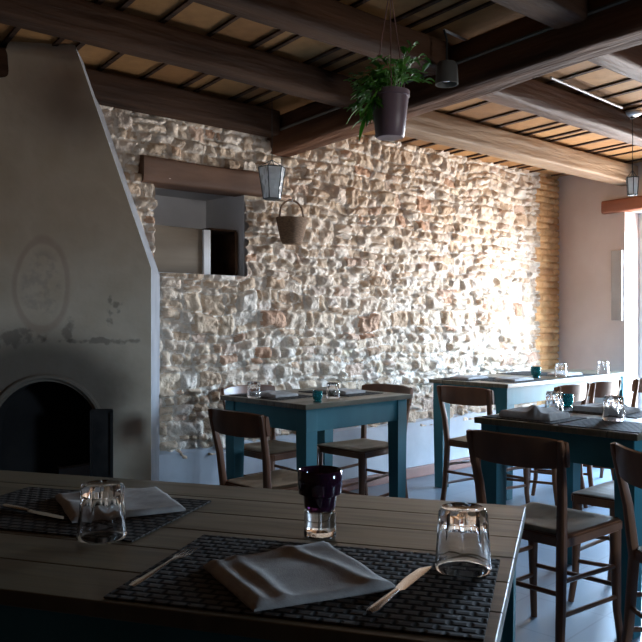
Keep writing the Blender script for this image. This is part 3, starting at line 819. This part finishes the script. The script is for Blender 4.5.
napkin([P(203, 563, zz), P(325, 540, zz), P(397, 584, zz), P(254, 606, zz)], 'large folded grey-white napkin on the front placemat between fork and knife', .011, 1,
       ridge=((1, 0, .07, .004, .035), (1, 0, .22, .005, .05), (1, -.25, .62, .005, .06), (0, 1, .12, .003, .05)))
napkin([P(55, 494, zz), P(158, 487, zz), P(186, 507, zz), P(72, 519, zz)], 'folded grey-white napkin behind the left glass on the front table', .012, 2,
       ridge=((1, .1, .35, .004, .06), (0, 1, .5, .003, .1)))

def knife(p0, p1, label):
    d = p1 - p0; L = Vector((d.x, d.y, 0)).length; rz = math.atan2(d.y, d.x)
    t_ = thing('table_knife', label, 'knife', (p0.x, p0.y, ZT + .0045), rz, 'cutlery on the front table')
    bm = new(); xs = [0, .02, .07, L * .42]; sweep(bm, [(0.001, 0, .004), (.012, 0, .004), (.05, 0, .004), (L * .36, 0, .004), (L * .42, 0, .004)], [(.005, .003), (.0085, .0038), (.0075, .0038), (.006, .0035), (.0045, .003)], n=12)
    obj('handle', bm, M['steel'], t_, smooth=True)
    bm = new(); sweep(bm, [(L * .42, 0, .004), (L * .47, 0, .003), (L * .7, .002, .0025), (L * .92, .001, .0025), (L, -.005, .0025)], [(.0045, .0018), (.009, .0009), (.0105, .0008), (.009, .0007), (.001, .0005)], n=10)
    obj('blade', bm, M['steel'], t_, smooth=True)
def fork(p0, p1, label):
    d = p1 - p0; L = Vector((d.x, d.y, 0)).length; rz = math.atan2(d.y, d.x)
    t_ = thing('table_fork', label, 'fork', (p0.x, p0.y, ZT + .0045), rz, 'cutlery on the front table')
    bm = new(); sweep(bm, [(0, 0, .003), (.015, 0, .003), (.06, 0, .0035), (L * .6, 0, .005), (L * .7, 0, .004), (L * .78, 0, .003)], [(.005, .001), (.008, .0014), (.006, .0014), (.003, .0018), (.005, .0012), (.0115, .001)], n=10)
    obj('handle', bm, M['steel'], t_, smooth=True)
    bm = new()
    for k in (-1.5, -.5, .5, 1.5): sweep(bm, [(L * .775, k * .0062, .003), (L * .88, k * .0062, .002), (L, k * .006, .004)], [(.0018, .001), (.0016, .001), (.0007, .0006)], n=6)
    obj('tines', bm, M['steel'], t_, smooth=True)
def sameL(a, b_, L): d = (b_ - a); d.z = 0; return a + d.normalized() * L
k0 = P(369, 619, ZT); knife(k0, sameL(k0, P(430, 569, ZT), .235), 'steel table knife right of the front napkin')
f0 = P(131, 591, ZT); fork(f0, sameL(f0, P(200, 548, ZT), .20), 'steel table fork left of the front napkin')
k0 = P(4, 509, ZT); knife(k0, sameL(k0, P(60, 521, ZT), .20), 'steel knife at the far left of the front table')

# settings of the other tables (local table coordinates)
def TL(K, a, b_): return K + TU * a + TV * b_
def small_setting(K, a, b_, labs, rz=0, crump=0, nap=True, seed=3, mw_=.40, mh_=.28):
    c = TL(K, a, b_); matobj(c, TANG + rz, mw_, mh_, labs[0])
    if nap:
        q = []
        for (x, y) in ((-.12, -.08), (.12, -.08), (.12, .08), (-.12, .08)):
            p = c + TU * (x * math.cos(rz) - y * math.sin(rz)) + TV * (x * math.sin(rz) + y * math.cos(rz)); q.append(Vector((p.x, p.y, 0)))
        napkin(q, labs[1], .014 + crump, seed, ridge=((1, 0, .3, crump + .004, .08), (1, .4, .7, crump + .004, .1)))
small_setting(K2, .18, .46, ('placemat under the left napkin of the middle teal table', 'folded napkin at the left of the middle teal table'), rz=PI / 2, seed=4)
small_setting(K2, .58, .34, ('placemat under the right napkin of the middle teal table', 'folded napkin at the right of the middle teal table'), rz=PI / 2, seed=5)
small_setting(K4, .16, -.19, ('placemat at the left corner of the shaded right table', 'creased brownish napkin at the left corner of the shaded right table'), rz=PI / 2, crump=.012, seed=6, mw_=.33)
small_setting(K4, .58, -.30, ('placemat at the far side of the shaded right table', 'napkin at the far side of the shaded right table'), rz=PI / 2, crump=.006, seed=7)
small_setting(K4, .16, -.535, ('dark placemat at the near edge of the shaded right table', 'napkin'), rz=PI / 2, nap=False, mw_=.32)
small_setting(K3, .24, .47, ('placemat at the left end of the long back table', 'napkin at the left end of the long back table'), rz=0, seed=8)
small_setting(K3, .33, .16, ('placemat at the near left corner of the long back table', 'napkin at the near left corner of the long back table'), rz=0, seed=9)
small_setting(K3, 1.05, .18, ('placemat in front of the left tumbler on the long back table', 'napkin beside the tumblers on the long back table'), rz=0, seed=10)
small_setting(K3, 1.0, .48, ('placemat at the wall side of the long back table', 'napkin'), rz=0, nap=False)

# ------------------------------------------------------------------ hanging things
# plant
PY = 2.70; pc = Vector(((390 - 321) / F * PY, PY, 0)); pz0 = HC + (321 - 138) / F * PY; pz1 = HC + (321 - 92) / F * PY
pl = thing('hanging_plant', 'leafy green plant in a purple-grey pot hung on cords below the beams', 'plant', (pc.x, pc.y, pz0))
ph = pz1 - pz0
bm = new(); lathe(bm, [(.002, 0), (.046, 0), (.050, .004), (.058, ph * .5), (.064, ph - .02), (.068, ph - .018), (.068, ph), (.062, ph), (.058, ph - .02), (.002, ph - .022)], 36, closed=True)
pot = obj('pot', bm, M['pot'], pl, smooth=40)
bm = new(); lathe(bm, [(.002, ph - .0215), (.057, ph - .0215), (.05, ph - .01), (.002, ph - .006)], 24, closed=True); obj('soil', bm, M['soil'], pot, smooth=True)
hk = ZC - pz0 + .0
for k in range(3):
    th = 2 * PI * k / 3 + .5
    bm = new(); sweep(bm, [(.066 * math.cos(th), .066 * math.sin(th), ph - .012), (.03 * math.cos(th), .03 * math.sin(th), ph + .2), (0, 0, ph + .36), (0, 0, hk - .03)], .0022, n=6)
    obj('cord', bm, M['cord'], pl, smooth=True)
bm = new(); sweep(bm, [(0, 0, hk), (0, 0, hk - .03), (.008, 0, hk - .04), (0, 0, hk - .05)], .003, n=6); obj('hook', bm, M['hook'], pl)
def leaf(bm, base, d, L, w_, droop):
    d = d.normalized(); s = d.cross(Vector((0, 0, 1)))
    if s.length < .05: s = Vector((1, 0, 0))
    s.normalize(); prev = None; n = 6
    for i in range(n + 1):
        t_ = i / n; p = base + d * L * t_ + Vector((0, 0, -droop * L * t_ * t_))
        ww = w_ * math.sin(PI * min(.98, t_ * .9 + .08)) ** .8 * .5; nn_ = Vector((0, 0, .15 * w_))
        cur = [bm.verts.new(p - s * ww + nn_), bm.verts.new(p), bm.verts.new(p + s * ww + nn_)]
        if prev:
            bm.faces.new((prev[0], prev[1], cur[1], cur[0])); bm.faces.new((prev[1], prev[2], cur[2], cur[1]))
        prev = cur
rl = random.Random(11); bm = new(); stems = new()
for k in range(60):
    th = rl.uniform(0, 2 * PI); bias = Vector((-.35, 0, 0)) if rl.random() < .5 else Vector((.1, 0, 0))
    out = rl.uniform(.03, .14); up = rl.uniform(.01, .13)
    if rl.random() < .38: th = rl.uniform(PI * .7, PI * 1.35); out = rl.uniform(.08, .15); up = rl.uniform(-.10, .06)
    st = Vector((rl.uniform(-.04, .04), rl.uniform(-.04, .04), ph - .012)); tip = Vector((out * math.cos(th), out * math.sin(th), ph + up))
    mid = (st + tip) / 2 + Vector((0, 0, .05)); sweep(stems, [st, mid, tip], .0015, n=5)
    for q in range(rl.randint(3, 6)):
        t_ = rl.uniform(.45, 1); b0 = st * (1 - t_) ** 2 + mid * 2 * t_ * (1 - t_) + tip * t_ * t_
        dd = Vector((rl.uniform(-1, 1), rl.uniform(-1, 1), rl.uniform(-.2, .9))) + (tip - st).normalized() * .9
        leaf(bm, b0, dd, rl.uniform(.03, .055), rl.uniform(.014, .024), rl.uniform(.2, 1.0))
bmesh.ops.solidify(bm, geom=list(bm.faces), thickness=.0006)
fo = obj('foliage', bm, M['leaf'], pl, smooth=60); fo['label'] = 'mass of small glossy green leaves'; obj('stem', stems, M['leaf'], pl)

# lantern over the wall, left of the main beam
def lantern(loc, z0, z1, rtop, rbot, label, sides=6, top_z=ZC):
    t_ = thing('hanging_lantern', label, 'lantern', (loc.x, loc.y, z0)); h = z1 - z0
    bm = new()
    ring = lambda r, z_: [Vector((r * math.cos(2 * PI * k / sides + .3), r * math.sin(2 * PI * k / sides + .3), z_)) for k in range(sides)]
    lo_, hi_ = ring(rbot, .006), ring(rtop, h - .01)
    for k in range(sides):
        a, b_, c, d = lo_[k], lo_[(k + 1) % sides], hi_[(k + 1) % sides], hi_[k]
        bm.faces.new([bm.verts.new(p * .985 if False else Vector((p.x * .98, p.y * .98, p.z))) for p in (a, b_, c, d)])
    bmesh.ops.solidify(bm, geom=list(bm.faces), thickness=.002)
    obj('glass_panel', bm, M['lantern_glass'], t_)
    bm = new()
    for k in range(sides):
        sweep(bm, [lo_[k], hi_[k]], .0028, n=6); sweep(bm, [lo_[k], lo_[(k + 1) % sides]], .003, n=6); sweep(bm, [hi_[k], hi_[(k + 1) % sides]], .003, n=6)
    f = bm.faces.new([bm.verts.new(Vector((p.x, p.y, .004))) for p in lo_])
    sweep(bm, [hi_[0], Vector((0, 0, h + .035)), hi_[sides // 2]], .0022, n=6); sweep(bm, [hi_[1], Vector((0, 0, h + .035)), hi_[(sides // 2 + 1) % sides]], .0022, n=6)
    obj('frame', bm, M['lead'], t_)
    bm = new(); sweep(bm, [(0, 0, h + .03), (0, 0, top_z - z0)], .0022, n=6); obj('cord', bm, M['wire'], t_)
    return t_
LY = 4.44; lp = Vector(((272 - 321) / F * LY, LY, 0))
lantern(lp, HC + (321 - 200) / F * LY, HC + (321 - 166) / F * LY, .079, .05, 'hexagonal clear glass lantern hanging before the stone wall near the niche')
LY2 = 4.75; lp2 = Vector(((632.5 - 321) / F * LY2, LY2, 0))
lantern(lp2, HC + (321 - 196) / F * LY2, HC + (321 - 176) / F * LY2, .038, .03, 'small grey glass lantern on a thin wire at the right, above the door lintel', top_z=ZC - .03)

# basket hanging on the stone wall
bs = ws(288) - .10; bp_ = W0 + U * bs - NW * .16
bz0, bz1, bz2 = wz(288, 244) - .02, wz(288, 219) - .02, wz(288, 201) - .02
bk = thing('wicker_basket', 'small brown wicker basket with a hoop handle hanging on the stone wall', 'basket', (bp_.x, bp_.y, bz0), UANG)
bh = bz1 - bz0; bm = new()
def wv(r, z_, th): return r * (1 + .018 * math.sin(th * 26 + (PI if int(z_ * 110) % 2 else 0)))
prof = [(.002, 0)] + [(.062 + .043 * (k / 16) ** .7, bh * k / 16 + .001) for k in range(17)] + [(.1, bh), (.096, bh * .8), (.08, bh * .4), (.058, .01), (.002, .008)]
lathe(bm, prof, 104, closed=True, fn=wv)
for v in bm.verts: v.co.y *= .8
obj('basket_body', bm, M['wicker'], bk, smooth=60)
bm = new(); sweep(bm, [(.1 * math.cos(PI * k / 18), .004 * math.sin(k), bh - .01 + (bz2 - bz1 + .008) * math.sin(PI * k / 18)) for k in range(19)], .0065, n=8, up=Vector((0, 1, 0))); obj('handle', bm, M['wicker'], bk, smooth=True)
bm = new(); sweep(bm, [(0, .145, bz2 - bz0 + .01), (0, .0, bz2 - bz0 - .012), (0, -.015, bz2 - bz0 + .012)], .003, n=6); obj('nail', bm, M['hook'], bk)

# conduits on the ceiling and lamps
ZR = ZC - .006
def pipe(pts, r_, label, m_='conduit', name='conduit_pipe'):
    bm = new(); o = Vector(pts[0]); sweep(bm, [Vector(p) - o for p in pts], r_, n=8)
    return tag(obj(name, bm, M[m_], loc=tuple(o), smooth=True), label, 'pipe')
pa, pb = P(264, 66.6, ZR), P(309, 81.4, ZR)
pipe([pa, pb, pb + U * .05], .007, 'grey conduit on the ceiling boards between two dark beams, left of the plant')
pa, pb = P(200, 100.6, ZR), P(238, 112.5, ZR)
pipe([pa, pb, P(256, 120, ZR)], .007, 'grey conduit on the ceiling near the stone wall above the lantern')
pa, pb = P(551, 77.5, ZR), P(622, 107.8, ZR)
pipe([pa, pb], .0075, 'bright grey conduit running to the round ceiling fitting at the right')
pa = P(567, 9, ZR); pipe([pa, pa - W * .12, pa - W * .22], .008, 'short grey conduit at the very top right between beams')
# conduit along the main beam face
fpt = V2(e0) + side * (mw + .012); q0 = online(3.75, fpt, W); q1 = online(.9, fpt, W); zc_ = HC + 1.165
pipe([(q0.x, q0.y, zc_), (q1.x, q1.y, zc_)], .008, 'long thin grey conduit fixed along the side of the main beam', 'lampmetal')
# round ceiling fitting for the small lantern
t_ = thing('ceiling_fitting', 'round metal ceiling fitting at the right end of the bright conduit', 'lamp fitting', (lp2.x, lp2.y, ZC - .034))
bm = new(); lathe(bm, [(.002, 0), (.03, .002), (.05, .012), (.055, .022), (.05, .034), (.002, .034)], 28, closed=True); obj('cap', bm, M['conduit'], t_, smooth=True)
bm = new(); lathe(bm, [(.012, -.008), (.014, 0.001), (.002, .001), (.002, -.008)], 16, closed=True); obj('cable_grip', bm, M['wire'], t_)
# dim cylindrical spot lamp with its rail
s0_ = P(444, 30, ZR); s1_ = P(479, 46.5, ZR)
t_ = thing('hanging_spotlight', 'grey drum-shaped lamp on a short arm right of the hanging plant', 'lamp', tuple(s0_))
bm = new(); sweep(bm, [(0, 0, 0), s1_ - s0_], .006, n=8); obj('rail', bm, M['conduit'], t_, smooth=True)
zl = -(.142); bm = new(); sweep(bm, [(0, 0, 0), (.012, 0, -.04), (0.012, 0, zl)], .005, n=8); obj('arm', bm, M['wire'], t_, smooth=True)
bm = new(); lathe(bm, [(.012, 0), (.038, -.004), (.046, -.02), (.050, -.1), (.047, -.1), (.043, -.02), (.012, -.008)], 32, c=(.012, 0, zl + .004), closed=True); obj('lamp_shade', bm, M['lampmetal'], t_, smooth=45)
bm = new(); lathe(bm, [(.002, -.03), (.02, -.035), (.026, -.06), (.018, -.08), (.002, -.085)], 20, c=(.012, 0, zl)); obj('bulb', bm, M['frame_white'], t_, smooth=True)
# junction knob
p = P(239, 113, ZR); bm = new(); bmesh.ops.create_icosphere(bm, subdivisions=3, radius=.014)
for v in bm.verts: v.co.z *= .8
tag(obj('junction_knob', bm, M['conduit'], loc=(p.x, p.y, ZR - .012), smooth=True), 'small pale round junction knob on the ceiling conduit above the lantern', 'junction box')

# ------------------------------------------------------------------ daylight
w = bpy.data.worlds.new('World'); SC.world = w; w.use_nodes = True; t = w.node_tree
bg = t.nodes['Background']
tc = N(t, 'ShaderNodeTexCoord'); sep = N(t, 'ShaderNodeSeparateXYZ'); t.links.new(tc.outputs['Generated'], sep.inputs[0])
mr = N(t, 'ShaderNodeMapRange'); mr.inputs['From Min'].default_value = -.5; mr.inputs['From Max'].default_value = .5; t.links.new(sep.outputs['Z'], mr.inputs['Value'])
colw = ramp(t, mr.outputs['Result'], [(0, (.36, .33, .30)), (.46, (.50, .48, .46)), (.52, (.72, .86, 1.0)), (.75, (.55, .77, 1.0)), (1, (.42, .68, 1.0))])
t.links.new(colw, bg.inputs['Color']); bg.inputs['Strength'].default_value = 105

cam = bpy.data.cameras.new('camera'); co = bpy.data.objects.new('camera', cam); COL.objects.link(co); SC.camera = co
co.location = (0, 0, HC); co.rotation_euler = (PI / 2, 0, 0); cam.sensor_width = 36; cam.lens = 36 * F / 642; cam.clip_start = .01
SC.view_settings.view_transform = 'Standard'; SC.view_settings.look = 'None'; SC.view_settings.gamma = 1; SC.view_settings.use_curve_mapping = False
SC.view_settings.exposure = 0
try:
    SC.cycles.use_denoising = True; SC.cycles.max_bounces = 10; SC.cycles.transparent_max_bounces = 12; SC.cycles.transmission_bounces = 10; SC.cycles.diffuse_bounces = 5
    SC.cycles.sample_clamp_indirect = 6
except Exception: pass
